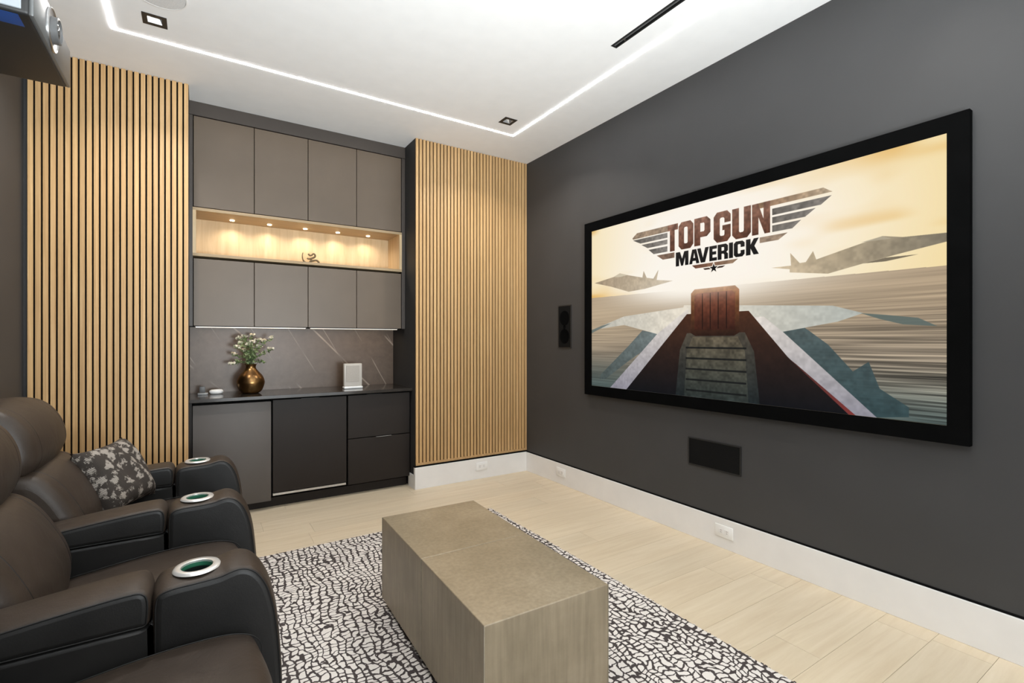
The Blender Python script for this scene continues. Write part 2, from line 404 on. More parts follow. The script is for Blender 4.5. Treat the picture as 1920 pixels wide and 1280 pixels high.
def part(name, bm, mat, parent, smooth=None, label=None, kind=None):
    if name in ('slat', 'plank'):
        o = mesh_obj(name, bm, mat, (0, 0, 0), parent, smooth); return tag(o, label, None, None, kind)
    return _old(name, bm, mat, parent, smooth, label, kind)
slat_panel(-.849, NX0-.002, 24, 'tall vertical oak slat panel left of the dark cabinets, behind the recliners', True)
slat_panel(NX1+.001, XW-.003, 35, 'tall vertical oak slat panel between the dark cabinets and the screen wall', True)

# ------------------------------------------------------------------ ceiling fittings
ZC = HC
led = bmesh.new()
def strip(x0, x1, y0, y1): bx(led, x0, x1, y0, y1, ZC-.0030, ZC-.0003)
lw = .0065
strip(-.40-lw, 2.248+lw, 3.49-lw, 3.49+lw); strip(2.248-lw, 2.248+lw, -.55+lw, 3.49-lw); strip(-.40-lw, -.40+lw, -.55+lw, 3.49-lw); strip(-.40-lw, 2.248+lw, -.55-lw, -.55+lw)
one('led_light_line', led, M['led'], 'white LED light line running as a rectangle around the ceiling', 'strip light', (.92, 1.47, ZC-.002))
for i, (x, yy) in enumerate(DOWNLIGHTS):
    if i > 1: continue
    lab = ['square black recessed downlight near the projector corner of the ceiling', 'square black recessed downlight in the light line corner above the right slat panel'][i]
    d = thing('recessed_downlight', lab, 'ceiling light', (x, yy, ZC), 'square recessed ceiling downlights')
    bm = bmesh.new(); o, k = .055, .032
    for a in ((x-o, x+o, yy-o, yy-k), (x-o, x+o, yy+k, yy+o), (x-o, x-k, yy-k, yy+k), (x+k, x+o, yy-k, yy+k)): bx(bm, *a, ZC-.003, ZC+.001)
    part('trim_frame', bm, M['black'], d)
    bm = bmesh.new(); top = .012; vs0 = [(x-k, yy-k), (x+k, yy-k), (x+k, yy+k), (x-k, yy+k)]; vs1 = [(x-top, yy-top), (x+top, yy-top), (x+top, yy+top), (x-top, yy+top)]
    a = [bm.verts.new((*q, ZC)) for q in vs0]; b = [bm.verts.new((*q, ZC+.04)) for q in vs1]
    for j in range(4): bm.faces.new((a[j], a[(j+1) % 4], b[(j+1) % 4], b[j]))
    part('reflector', bm, M['chrome'], d); part('lens', box(x-top, x+top, yy-top, yy+top, ZC+.039, ZC+.044), M['lamp'], d)
d = thing('slot_diffuser', 'long narrow black slot air diffuser in the white ceiling beside the light line', 'air vent', (2.07, .9, ZC))
x0, x1, y0, y1 = SLOT
bm = bmesh.new(); bx(bm, x0-.003, x0+.006, y0-.003, y1+.003, ZC-.002, ZC+.04); bx(bm, x1-.006, x1+.003, y0-.003, y1+.003, ZC-.002, ZC+.04); bx(bm, x0+.006, x1-.006, y1-.006, y1+.003, ZC-.002, ZC+.04); bx(bm, x0+.006, x1-.006, y0-.003, y0+.006, ZC-.002, ZC+.04)
part('frame', bm, M['black'], d); part('backing', box(x0+.006, x1-.006, y0+.006, y1-.006, ZC+.036, ZC+.04), M['gap'], d)
part('blade', box((x0+x1)/2-.004, (x0+x1)/2+.004, y0+.006, y1-.006, ZC+.002, ZC+.02), M['dock'], d)
part('clip', box(x0+.006, x1-.006, y1-.085, y1-.075, ZC+.0005, ZC+.0015), M['steel'], d)
d = thing('ceiling_speaker', 'round white flush ceiling speaker grille near the projector', 'speaker', (-.165, 3.02, ZC))
part('rim', lathe([(.112, ZC-.0005), (.118, ZC-.0005), (.118, ZC-.005), (.112, ZC-.005), (.112, ZC-.0005)], -.165, 3.02, 48), M['white'], d, 40)
part('grille', lathe([(.111, ZC-.001), (.111, ZC-.004), (.0001, ZC-.0045)], -.165, 3.02, 48), plain('white_grille', g(.66, .65, .64), .8, nz=.15, sc=400).m, d, 40)

# ------------------------------------------------------------------ niche cabinetry
CY = 4.235                                    # upper door plane
def doors(name, xs_, z0, z1, y_front, depth, label, mat, bodymat, open_lab=None):
    c = thing(name, label, 'cabinet', ((xs_[0]+xs_[-1])/2, y_front, z0))
    part('body', box(xs_[0], xs_[-1], y_front+.021, y_front+depth, z0, z1), bodymat, c)
    for a, b in zip(xs_, xs_[1:]): part('door', box(a+.0022, b-.0022, y_front, y_front+.019, z0+.002, z1-.002, bev=.001, seg=1), mat, c)
    return c
UX = [-.031, .362, .750, 1.138, 1.533]
doors('wall_cabinet', UX[:3], 2.245, 2.905, CY, .33, 'left pair of tall top cabinets above the lit wooden niche', M['cabinet'], M['gap'])
doors('wall_cabinet', UX[2:], 2.245, 2.905, CY, .33, 'right pair of tall top cabinets above the lit wooden niche', M['cabinet'], M['gap'])
doors('wall_cabinet', UX[:3], 1.378, 1.872, CY, .30, 'left pair of cabinets below the lit niche, over the vase', M['cabinet'], M['gap'])
doors('wall_cabinet', UX[2:], 1.378, 1.872, CY, .30, 'right pair of cabinets below the lit niche, over the white speaker', M['cabinet'], M['gap'])
one('cabinet_cornice', box(NX0, NX1, CY-.004, CY+.02, 2.909, HC-.0005), M['cabmid'], 'dark taupe cornice board between the top cabinets and the ceiling', 'trim board', (.75, CY, 2.91))
for x0, x1, lab in ((NX0, UX[0]-.003, 'narrow dark filler strip left of the upper cabinets against the slat panel'), (UX[-1]+.003, NX1, 'narrow dark filler strip right of the upper cabinets beside the dark pier')):
    one('filler_strip', box(x0, x1, CY-.001, CY+.02, 1.378, 2.906), M['cabmid'], lab, 'trim board', ((x0+x1)/2, CY, 1.378))
# open lit shelf box
sh = thing('display_niche', 'long open light oak display niche glowing between the cabinet rows', 'shelf', (.75, CY, 1.888))
nz0, nz1, tk = 1.888, 2.241, .021; nx0, nx1 = UX[0]-.004, UX[-1]+.004
yb = 4.56
part('bottom_board', box(nx0, nx1, CY-.004, yb, nz0, nz0+tk), M['shelfwood'], sh)
part('top_board', box(nx0, nx1, CY-.004, yb, nz1-tk, nz1), M['shelfwood'], sh)
part('side_board', box(nx0, nx0+tk, CY-.004, yb, nz0+tk, nz1-tk), M['shelfback'], sh)
part('side_board', box(nx1-tk, nx1, CY-.004, yb, nz0+tk, nz1-tk), M['shelfback'], sh)
part('back_board', box(nx0+tk, nx1-tk, yb-.012, yb, nz0+tk, nz1-tk), M['shelfback'], sh)
for x in (.225, .49, .763, 1.03, 1.295):
    o = part('puck_light', lathe([(.016, nz1-tk-.0002), (.016, nz1-tk-.005), (.0001, nz1-tk-.006)], x, 4.44, 16), M['puck'], sh)
    l = bpy.data.lights.new('puck_lamp', 'SPOT'); l.energy = 3.3; l.color = (1, .88, .72); l.spot_size = R_(150); l.spot_blend = .8; l.shadow_soft_size = .015
    q = bpy.data.objects.new('puck_lamp', l); COL.objects.link(q); q.location = (x, 4.44, nz1-tk-.012)
# splash-back, worktop, base units
one('splashback', box(NX0, NX1, 4.552, YB-.001, .862, 1.3775), M['stone'], 'brown veined stone splashback behind the worktop', 'wall panel', (.75, 4.56, .862))
one('worktop', box(NX0, NX1, 4.045, 4.5515, .837, .862, bev=.0015, seg=1), M['counter'], 'polished dark stone worktop along the base cabinets', 'countertop', (.75, 4.3, .837))
for x0, x1, m, lab in ((-.02, .735, 'ledwarm', 'brighter warm light strip under the left pair of low wall cabinets'), (.765, 1.50, 'ledwarm2', 'dimmer warm light strip under the right pair of low wall cabinets')):
    s = thing('under_cabinet_light', lab, 'strip light', ((x0+x1)/2, CY+.012, 1.377))
    part('profile', box(x0, x1, CY+.002, CY+.022, 1.372, 1.3775), M['dock'], s); part('diffuser', box(x0+.004, x1-.004, CY+.004, CY+.020, 1.3685, 1.372), M[m], s)
    area('under_cabinet_lamp', ((x0+x1)/2, CY+.14, 1.366), (R_(14), 0, 0), x1-x0-.02, .02, .62, (1, .74, .48), 165)
BY = 4.09
f = thing('beverage_fridge', 'lighter grey flat fronted built-in fridge at the left end under the worktop', 'fridge', (.21, BY, .07))
part('body', box(-.034, .458, BY+.022, 4.54, .075, .835), M['gap'], f); part('door', box(-.034, .461, BY-.012, BY+.020, .068, .816, bev=.003), M['fridge'], f, 40)
c = thing('base_cabinet', 'dark single door base cabinet in the middle under the worktop', 'cabinet', (.745, BY, .1))
part('body', box(.466, 1.022, BY+.021, 4.54, .10, .835), M['gap'], c)
dr = part('door', box(.474, 1.017, BY, BY+.019, .120, .822, bev=.001, seg=1), M['cabshade'], c)
part('edge_pull', box(.672, .805, BY-.016, BY+.006, .8225, .8255), M['black'], dr)
part('metal_strip', box(.474, 1.012, BY-.002, BY+.019, .100, .116), M['steel'], c, label='silver metal strip under the door')
c = thing('drawer_cabinet', 'dark two drawer base cabinet at the right end under the worktop', 'cabinet', (1.30, BY, .09))
part('body', box(1.026, 1.560, BY+.021, 4.54, .085, .835), M['gap'], c)
for z0, z1, px in ((.470, .822, 1.18), (.092, .463, 1.26)):
    dr = part('drawer', box(1.030, 1.556, BY, BY+.019, z0, z1, bev=.001, seg=1), M['cabshade'], c)
    part('edge_pull', box(px, px+.13, BY-.012, BY+.006, z1+.0005, z1+.003), M['black'] if z0 > .3 else M['steel'], dr)
one('plinth', box(NX0, NX1-.013, BY+.07, BY+.09, 0, .067), M['cabshade'], 'dark recessed plinth under the base cabinets', 'trim board', (.75, BY+.08, 0))
one('filler_strip', box(NX0, -.038, BY-.001, BY+.02, .085, .8365), M['cabshade'], 'dark filler strip left of the grey fridge front beside the slat panel', 'trim board', (-.046, BY, .085))

# ------------------------------------------------------------------ small things on worktop and shelf
WT = .8622
va = thing('bronze_vase', 'round bronze vase of cream blossoms standing on the dark worktop', 'vase', (.345, 4.32, WT))
prof = [(.045, WT), (.062, WT+.004), (.083, WT+.03), (.097, WT+.075), (.096, WT+.10), (.083, WT+.135), (.058, WT+.165), (.040, WT+.188), (.035, WT+.205), (.040, WT+.222), (.043, WT+.226), (.038, WT+.224), (.031, WT+.205), (.034, WT+.19), (.0001, WT+.18)]
P = smooth_loop([Vector((r, z)) for r, z in prof], 3, False)
part('body', lathe([(max(p.x, .0001), p.y) for p in P], .345, 4.32, 40), M['bronze'], va, 60)
bo = thing('flower_arrangement', 'loose bunch of cream blossoms and pale green leaves in the bronze vase', 'flowers', (.345, 4.32, WT+.185))
stems = bmesh.new(); leaves = bmesh.new(); rnd = random.Random(5)
tips = [(-.085, .43), (-.04, .44), (.005, .445), (-.10, .36), (-.07, .39), (.05, .41), (.10, .405), (.14, .43), (.135, .335), (.06, .36), (-.02, .38), (-.11, .30), (.02, .33), (-.05, .33), (.09, .30), (.0, .40), (-.13, .235), (.10, .24), (-.09, .25)]
def leaf(bm, c, d, s, wd=.5):
    d = d.normalized(); u = d.cross(Vector((rnd.uniform(-1, 1), rnd.uniform(-1, 1), rnd.uniform(-1, 1)))).normalized(); nn = d.cross(u)
    pts = [c, c+d*s*.35+u*s*wd*.5+nn*s*.08, c+d*s*.75+u*s*wd*.42+nn*s*.06, c+d*s, c+d*s*.75-u*s*wd*.42+nn*s*.06, c+d*s*.35-u*s*wd*.5+nn*s*.08, c+d*s*.5]
    v_ = [bm.verts.new(p) for p in pts]
    for i in range(6): bm.faces.new((v_[i], v_[(i+1) % 6], v_[6]))
bl = []
for k, (dx, dz) in enumerate(tips):
    dy = rnd.uniform(-.07, .07)
    a = Vector((.345+rnd.uniform(-.018, .018), 4.32+rnd.uniform(-.018, .018), WT+.19)); e = Vector((.345+dx, 4.32+dy, WT+dz)); m_ = (a+e)/2+Vector((-dx*.25, 0, .02))
    pts = smooth_loop([a, m_, e], 4, False); tube(stems, pts, .0016, 5)
    for p in pts[3:]:
        for _ in range(5): leaf(leaves, p, Vector((rnd.uniform(-1, 1), rnd.uniform(-1, 1), rnd.uniform(-.6, .8))), rnd.uniform(.016, .030))
    bl.append(e)
part('stems', stems, M['stem'], bo, 180, kind='stuff'); part('leaves', leaves, M['leaf'], bo, kind='stuff')
for e in bl[:17]:
    bm = bmesh.new()
    for _ in range(3):
        c_ = e+Vector((rnd.uniform(-.012, .012), rnd.uniform(-.012, .012), rnd.uniform(-.006, .01)))
        for q in range(5):
            a_ = q*2*math.pi/5+rnd.uniform(-.2, .2); leaf(bm, c_, Vector((math.cos(a_), math.sin(a_), rnd.uniform(.2, .9))), rnd.uniform(.016, .024), .95)
    part('blossom', bm, M['blossom'], bo)
sp = thing('smart_speaker', 'cream upright panel speaker on a stand at the right of the worktop', 'speaker', (1.118, 4.28, WT))
part('body', box(1.040, 1.192, 4.262, 4.300, WT+.022, WT+.214, bev=.006, seg=3), M['cream_plastic'], sp, 40)
part('screen_bezel', box(1.058, 1.168, 4.259, 4.2625, WT+.058, WT+.198, bev=.0015, seg=1), plain('pale_fabric', g(.43, .39, .345), .8, nz=.08, sc=200).m, sp)
part('stand', box(1.037, 1.195, 4.246, 4.312, WT, WT+.021, bev=.007, seg=3), M['plate'], sp, 40)
bm = lathe([(.0001, WT), (.030, WT), (.040, WT+.006), (.044, WT+.017), (.041, WT+.028), (.032, WT+.034), (.0001, WT+.036)], 0, 0, 32)
bmesh.ops.scale(bm, vec=(1.1, .9, 1), verts=bm.verts); bmesh.ops.translate(bm, vec=(.117, 4.40, 0), verts=bm.verts)
one('white_puck_device', bm, M['plate'], 'small white rounded puck device lying on the worktop left of the vase', 'device', (.117, 4.40, WT), 60)
dk = thing('charging_dock', 'tiny dark charging dock with pale base at the left end of the worktop', 'device', (.03, 4.39, WT))
part('base', box(-.005, .062, 4.365, 4.425, WT, WT+.014, bev=.004), plain('dock_base', g(.3), .4).m, dk, 40); part('cradle', box(.006, .044, 4.38, 4.41, WT+.0145, WT+.062, bev=.004), M['dock'], dk, 40)
# brass om ornament on the shelf
bz = nz0+tk; s_ = .00043*1.05; ox = .795
def om(pts, r0, r1=None):
    p3 = smooth_loop([(ox+(x-235)*s_, 4.36, bz+.0065+(698-z)*s_) for x, z in pts], 4, False); N = len(p3); r1 = r1 or r0
    rr = [(r0+(r1-r0)*i/(N-1)) for i in range(N)]
    return p3, rr
om_t = thing('om_ornament', 'small dark brass om symbol ornament standing in the lit niche', 'ornament', (ox, 4.36, bz))
bm = bmesh.new()
for pts, a, b in (([(95, 505), (84, 560), (90, 620), (112, 665), (150, 692)], .003, .008), ([(185, 520), (215, 548), (250, 535), (272, 512), (300, 522), (305, 560), (268, 588), (232, 605)], .007, .008), ([(168, 598), (190, 612), (232, 605)], .007, .0075), ([(232, 605), (235, 640), (215, 668), (190, 692)], .008, .007), ([(225, 655), (275, 640), (330, 630), (366, 655), (366, 688), (335, 696)], .0075, .009)):
    p3, rr = om(pts, a, b); tube(bm, p3, rr, 8)
part('symbol', bm, M['antique'], om_t, 60)
part('foot', box(ox-.065, ox+.062, 4.350, 4.370, bz+.0001, bz+.0055, bev=.001, seg=1), M['antique'], om_t)

# ------------------------------------------------------------------ projection screen (generated picture)
W_, H_ = 1456, 812
IM = np.zeros((H_, W_, 3), np.float32)
U, V = np.meshgrid((np.arange(W_)+.5)/W_, (np.arange(H_)+.5)/H_)      # V up
def c_(h): return np.array(lin(h)[:3], np.float32)
def s_rgb(h): h = h.lstrip('#'); return np.array([int(h[i:i+2], 16)/255 for i in (0, 2, 4)], np.float32)
rs = np.random.RandomState(3)
def smooth_noise(nx, ny):
    a = rs.rand(ny+1, nx+1); xx = U*nx; yy = V*ny; i = np.minimum(xx.astype(int), nx-1); j = np.minimum(yy.astype(int), ny-1); fx = xx-i; fy = yy-j
    fx = fx*fx*(3-2*fx); fy = fy*fy*(3-2*fy)
    return (a[j, i]*(1-fx)+a[j, i+1]*fx)*(1-fy)+(a[j+1, i]*(1-fx)+a[j+1, i+1]*fx)*fy
def lerp(a, b, t_): t_ = t_[..., None]; return a*(1-t_)+b*t_
sst = lambda a, b, x: (lambda q: q*q*(3-2*q))(np.clip((x-a)/(b-a), 0, 1))
# sky
cl = smooth_noise(5, 9)*.6+smooth_noise(11, 20)*.4
sky = lerp(s_rgb('fdf6ea'), s_rgb('f2d48c'), np.clip(np.abs(U-.42)*1.55-.18, 0, 1))
sky = lerp(sky, s_rgb('e0a94e'), np.clip(sst(.45, .80, cl)*np.clip(np.abs(U-.45)*2.1-.12, 0, .85), 0, 1))
# sea
hor = .568-.02*U
str_ = smooth_noise(4, 160)*.6+smooth_noise(9, 320)*.4
sea = lerp(s_rgb('b09b80'), s_rgb('837869'), sst(.02, .40, hor-V)); sea = lerp(sea, s_rgb('3f5152'), sst(.30, .60, hor-V)*.85)
sea = lerp(sea, s_rgb('c4af92'), (1-sst(.0, .42, U))*sst(.0, .1, hor-V)*(1-sst(.2, .45, hor-V))*.6)
sea = sea*(1+(str_-.5)[..., None]*(.14+1.05*sst(0, .40, hor-V))[..., None]*(.35+.9*sst(.3, 1, U))[..., None])
IM[:] = np.where((V > hor)[..., None], sky, sea)
gl = np.exp(-(((U-.43)/.26)**2+((V-.60)/.11)**2)); IM[:] = lerp(IM, s_rgb('fffaf0'), np.clip(gl*1.15, 0, 1))
gl = np.exp(-(((U-.55)/.30)**2+((V-.80)/.22)**2)); IM[:] = lerp(IM, s_rgb('fff8ee'), np.clip(gl*1.0, 0, 1))
def cover(rings, ss=3):
    xs_ = [p[0] for r in rings for p in r]; ys_ = [p[1] for r in rings for p in r]
    i0, i1 = max(int(min(xs_)*W_)-1, 0), min(int(max(xs_)*W_)+2, W_); j0, j1 = max(int(min(ys_)*H_)-1, 0), min(int(max(ys_)*H_)+2, H_)
    if i1 <= i0 or j1 <= j0: return None
    gx = (i0+(np.arange((i1-i0)*ss)+.5)/ss)/W_; gy = (j0+(np.arange((j1-j0)*ss)+.5)/ss)/H_
    X, Y = np.meshgrid(gx, gy); ins = np.zeros(X.shape, bool)
    for r in rings:
        for (xa, ya), (xb, yb_) in zip(r, r[1:]+r[:1]):
            if ya == yb_: continue
            cr = (Y >= min(ya, yb_)) & (Y < max(ya, yb_)); xi = xa+(Y-ya)*(xb-xa)/(yb_-ya); ins ^= cr & (X < xi)
    m_ = ins.reshape(j1-j0, ss, i1-i0, ss).mean((1, 3)).astype(np.float32)
    return (slice(j0, j1), slice(i0, i1)), m_
def poly(rings, ca, cb=None, grad='v', alpha=1., tex=0.):
    if not isinstance(rings[0], list): rings = [list(rings)]
    r = cover([list(q) for q in rings])
    if r is None: return
    sl, m_ = r; a = s_rgb(ca)
    if cb is None: colr = np.broadcast_to(a, m_.shape+(3,))
    else:
        q = (V if grad == 'v' else U)[sl]; q = (q-q.min())/(np.ptp(q)+1e-6); colr = lerp(a, s_rgb(cb), q)
    if tex: colr = colr*(1+tex*(TEX[sl]-.5))[..., None]
    k = (m_*alpha)[..., None]; IM[sl] = IM[sl]*(1-k)+colr*k
TEX = smooth_noise(60, 34)*.5+smooth_noise(160, 90)*.5
# plain generic aircraft silhouettes and an empty cockpit seen from the front
poly([(.015, .662), (.11, .683), (.14, .70), (.18, .68), (.24, .655), (.245, .692), (.258, .65), (.285, .64), (.305, .686), (.298, .63), (.36, .614), (.30, .60), (.25, .588), (.18, .582), (.10, .625)], 'a39078', 'c2b39a', 'h', .95, .2)
poly([(.112, .683), (.14, .70), (.175, .682), (.14, .677)], 'd8cdb4', alpha=.8)
poly([(1, .66), (.93, .667), (.895, .682), (.83, .655), (.765, .627), (.758, .664), (.742, .622), (.728, .621), (.706, .670), (.708, .615), (.66, .616), (.705, .60), (.705, .586), (.79, .563), (.86, .588), (.93, .61), (1, .63)], 'cbb593', '7d7565', 'h', .95, .25)
poly([(.86, .588), (.90, .60), (.955, .598), (.90, .586)], '6c6252', alpha=.9); poly([(.855, .67), (.895, .682), (.91, .668)], 'b5ab95', alpha=.8)
poly([(.30, .33), (.24, .35), (.18, .26), (.05, .08), (.04, .045), (.07, .05), (.18, .17), (.26, .25)], '46504f', '6d7a7c', 'h', .9, .3)
poly([(.68, .33), (.74, .345), (.79, .275), (.84, .17), (.87, .21), (.89, .11), (.94, .05), (.94, .015), (.88, 0)], '31464a', '4b5a5c', 'v', .92, .3)
poly([(0, .36), (.16, .437), (.42, .47), (.38, .39), (.30, .328), (.16, .385)], 'b9b8ae', 'ece3d2', 'h', .95, .15)
poly([(.38, .40), (.40, .478), (.63, .452), (.80, .432), (.86, .397), (.81, .367), (.68, .327), (.60, .39)], 'ece2d0', 'b3b8b2', 'h', .95, .15)
poly([(.855, .397), (.90, .387), (.955, .372), (.985, .341), (.93, .350), (.89, .372)], '5d6a66', alpha=.9); poly([(0, .36), (.05, .385), (.10, .40), (.05, .37), (0, .34)], '6a7470', alpha=.9)
poly([(.094, 0), (.17, 0), (.415, .42), (.415, .46), (.30, .328)], '8d8b96', 'e6ddd2', 'v', 1, .2)
poly([(.60, .40), (.64, .40), (.69, .327), (.885, 0), (.83, 0), (.70, .217)], '8b8993', 'ded6cd', 'v', 1, .2)
poly([(.17, 0), (.29, .215), (.41, .43), (.60, .43), (.70, .22), (.832, 0)], '0d0e13', '4a2c1d', 'v', 1, .25)
poly([(.70, .217), (.72, .19), (.845, 0), (.832, 0)], '7a2a26', '3a2420', 'v', .9)
poly([(.37, 0), (.385, .24), (.41, .33), (.59, .33), (.615, .24), (.63, 0)], '1b2224', '4d463c', 'v', 1, .5)
poly([(.40, 0), (.41, .24), (.43, .31), (.57, .31), (.59, .24), (.60, 0)], '2b3230', '5f5646', 'v', 1, .6)
for k_ in range(5): poly([(.406, .03+.055*k_), (.406, .039+.055*k_), (.594, .039+.055*k_), (.594, .03+.055*k_)], '0f1112', alpha=.8)
poly([(.424, .33), (.424, .535), (.436, .555), (.562, .555), (.574, .535), (.574, .33), (.56, .315), (.438, .315)], '2a1811', '9a6038', 'v', 1, .4)
poly([(.436, .345), (.436, .52), (.445, .533), (.553, .533), (.562, .52), (.562, .345)], '3a1d14', '7d4632', 'v', 1, .4)
for k_ in range(4): poly([(.4605+.025*k_, .35), (.4605+.025*k_, .53), (.4635+.025*k_, .53), (.4635+.025*k_, .35)], '1d100b', alpha=.8)
IM[:] = lerp(IM, s_rgb('fff6e8'), np.clip(np.exp(-(((U-.47)/.20)**2+((V-.58)/.07)**2))*.55, 0, 1)*(V > .40))
# emblem bars and lettering
bc, bd = '8f7a66', '75706a'
poly([(.197, .893), (.217, .918), (.3783, .918), (.3783, .886), (.200, .885)], bc, 'a68f78', 'h', .95, .5)
for q in ([(.1996, .8798), (.3396, .8798), (.3396, .853), (.2314, .853)], [(.2363, .843), (.3396, .843), (.3396, .818), (.2616, .818)], [(.2654, .807), (.3396, .807), (.3396, .777), (.2862, .777)], [(.6621, .8789), (.7978, .8789), (.775, .850), (.6621, .850)], [(.6621, .841), (.7636, .841), (.7404, .8135), (.6621, .8135)], [(.6621, .804), (.7312, .804), (.7109, .775), (.6621, .775)]): poly(q, '5f5a54', '86807a', 'h', .95, .5)
poly([(.2982, .766), (.3656, .766), (.3656, .7373), (.3218, .7373)], '7c6454', tex=.5)
poly([(.62, .918), (.78, .918), (.7994, .8928), (.62, .893)], '8c6a50', 'b5a288', 'h', .95, .5)
poly([(.6297, .761), (.6999, .761), (.6773, .7357), (.6297, .7357)], 'a08a76', tex=.5)
def L(rings, u0, u1, v0, v1, ca='5c3a2c', cb='8a6656', tex=.6):
    poly([[(u0+x*(u1-u0), v0+y*(v1-v0)) for x, y in r] for r in rings], ca, cb, 'v', 1, tex)
GL = {'T': [[(0, 1), (1, 1), (1, .78), (.68, .78), (.68, 0), (.22, 0), (.22, .78), (0, .78)]],
 'O': [[(.2, 1), (.8, 1), (1, .86), (1, .14), (.8, 0), (.2, 0), (0, .14), (0, .86)], [(.42, .8), (.58, .8), (.62, .76), (.62, .24), (.58, .2), (.42, .2), (.38, .24), (.38, .76)]],
 'P': [[(0, 0), (0, 1), (.78, 1), (1, .86), (1, .42), (.78, .29), (.38, .29), (.38, 0)], [(.38, .8), (.6, .8), (.64, .76), (.64, .53), (.6, .49), (.38, .49)]],
 'G': [[(.2, 1), (.8, 1), (1, .86), (1, .62), (.64, .62), (.64, .76), (.58, .8), (.42, .8), (.37, .76), (.37, .24), (.42, .2), (.6, .2), (.64, .24), (.64, .38), (.52, .38), (.52, .54), (1, .54), (1, .14), (.8, 0), (.2, 0), (0, .14), (0, .86)]],
 'U': [[(0, 1), (.37, 1), (.37, .24), (.42, .2), (.58, .2), (.63, .24), (.63, 1), (1, 1), (1, .14), (.8, 0), (.2, 0), (0, .14)]],
 'N': [[(0, 0), (0, 1), (.34, 1), (.64, .48), (.64, 1), (1, 1), (1, 0), (.70, 0), (.36, .56), (.36, 0)]],
 'M': [[(0, 0), (0, 1), (.33, 1), (.5, .5), (.67, 1), (1, 1), (1, 0), (.74, 0), (.74, .58), (.58, 0), (.42, 0), (.26, .58), (.26, 0)]],
 'A': [[(0, 0), (.3, 1), (.7, 1), (1, 0), (.70, 0), (.65, .2), (.35, .2), (.30, 0)], [(.41, .4), (.59, .4), (.5, .76)]],
 'V': [[(0, 1), (.31, 1), (.5, .32), (.69, 1), (1, 1), (.68, 0), (.32, 0)]],
 'E': [[(0, 0), (0, 1), (1, 1), (1, .79), (.42, .79), (.42, .61), (.9, .61), (.9, .41), (.42, .41), (.42, .21), (1, .21), (1, 0)]],
 'R': [[(0, 0), (0, 1), (.8, 1), (1, .87), (1, .55), (.84, .45), (1, .34), (1, 0), (.64, 0), (.64, .30), (.56, .37), (.38, .37), (.38, 0)], [(.38, .8), (.58, .8), (.63, .76), (.63, .6), (.58, .56), (.38, .56)]],
 'I': [[(0, 0), (0, 1), (1, 1), (1, 0)]],
 'C': [[(.2, 1), (.8, 1), (1, .86), (1, .60), (.64, .60), (.64, .76), (.58, .8), (.42, .8), (.37, .76), (.37, .24), (.42, .2), (.58, .2), (.64, .24), (.64, .40), (1, .40), (1, .14), (.8, 0), (.2, 0), (0, .14), (0, .86)]],
 'K': [[(0, 0), (0, 1), (.36, 1), (.36, .64), (.62, 1), (1, 1), (.66, .53), (1, 0), (.60, 0), (.36, .40), (.36, 0)]]}
for ch, u0, u1, v0, v1 in (('T', .3405, .3783, .7735, .918), ('O', .3804, .4321, .7735, .918), ('P', .4352, .4878, .7765, .918), ('G', .498, .5495, .7735, .9225), ('U', .5539, .6064, .7735, .919), ('N', .6095, .6568, .7755, .918)): L(GL[ch], u0, u1, v0, v1)
for ch, u0, u1 in (('M', .3707, .4153), ('A', .4178, .452), ('V', .4445, .483), ('E', .4845, .508), ('R', .5105, .5415), ('I', .5445, .5560), ('C', .5585, .589), ('K', .5930, .6275)): L(GL[ch], u0, u1, .688, .7625, '100e0e', '2a2624', .3)
poly([(.4273, .6804), (.5707, .6804), (.5556, .6622), (.4391, .6622)], '6b4434', '9a8068', 'h', 1, .4); poly([(.4642, .6567), (.5333, .6567), (.5245, .6485), (.4699, .6485)], '3a2a22')
st = [(.498+(.0135 if i % 2 == 0 else .0053)*math.sin(i*math.pi/5), .6515+(.0235 if i % 2 == 0 else .0092)*math.cos(i*math.pi/5)) for i in range(10)]
poly([(.498+(x-.498)*1.5, .6515+(y_-.6515)*1.5) for x, y_ in st], 'fff6e8'); poly(st, '0c0b0b')
img = bpy.data.images.new('screen_picture', W_, H_)
buf = np.ones((H_, W_, 4), np.float32); buf[..., :3] = np.clip(IM, 0, 1); img.pixels.foreach_set(buf.ravel()); img.update(); img.pack()
t = NT('lit_screen'); tx = t.n('ShaderNodeTexImage'); tx.image = img; uvn = t.n('ShaderNodeUVMap'); t.l(uvn.outputs[0], tx.inputs[0])
t.base(g(.006), 1.0, 0, .0); t.l(tx.outputs[0], t.b.inputs['Emission Color']); t.b.inputs['Emission Strength'].default_value = .97; M['screen'] = t.m
XS = 2.685; kk = XS/XW
def sy(yy): return yy*kk
def sz(z): return 1.27+(z-1.27)*kk
scn = thing('projection_screen', 'large lit projection screen in a black velvet frame showing a jet film title', 'screen', (XW, sy(1.907), sz(.83)))
oy0, oy1, oz0, oz1 = sy(.693), sy(3.122), sz(.826), sz(2.243); iy0, iy1, iz0, iz1 = sy(.768), sy(3.043), sz(.903), sz(2.169)
bm = bmesh.new()
yo, zo = [oy0, oy1, oy1, oy0], [oz0, oz0, oz1, oz1]; yi, zi = [iy0, iy1, iy1, iy0], [iz0, iz0, iz1, iz1]
fo = [bm.verts.new((XS, a, b)) for a, b in zip(yo, zo)]; fi = [bm.verts.new((XS, a, b)) for a, b in zip(yi, zi)]
bo_ = [bm.verts.new((XW-.0005, a, b)) for a, b in zip(yo, zo)]; bi = [bm.verts.new((XS+.014, a, b)) for a, b in zip(yi, zi)]
for j in range(4):
    q = (j+1) % 4
    bm.faces.new((fo[j], fo[q], fi[q], fi[j])); bm.faces.new((fo[j], fo[q], bo_[q], bo_[j])); bm.faces.new((fi[j], fi[q], bi[q], bi[j]))
part('frame', bm, M['velvet'], scn)
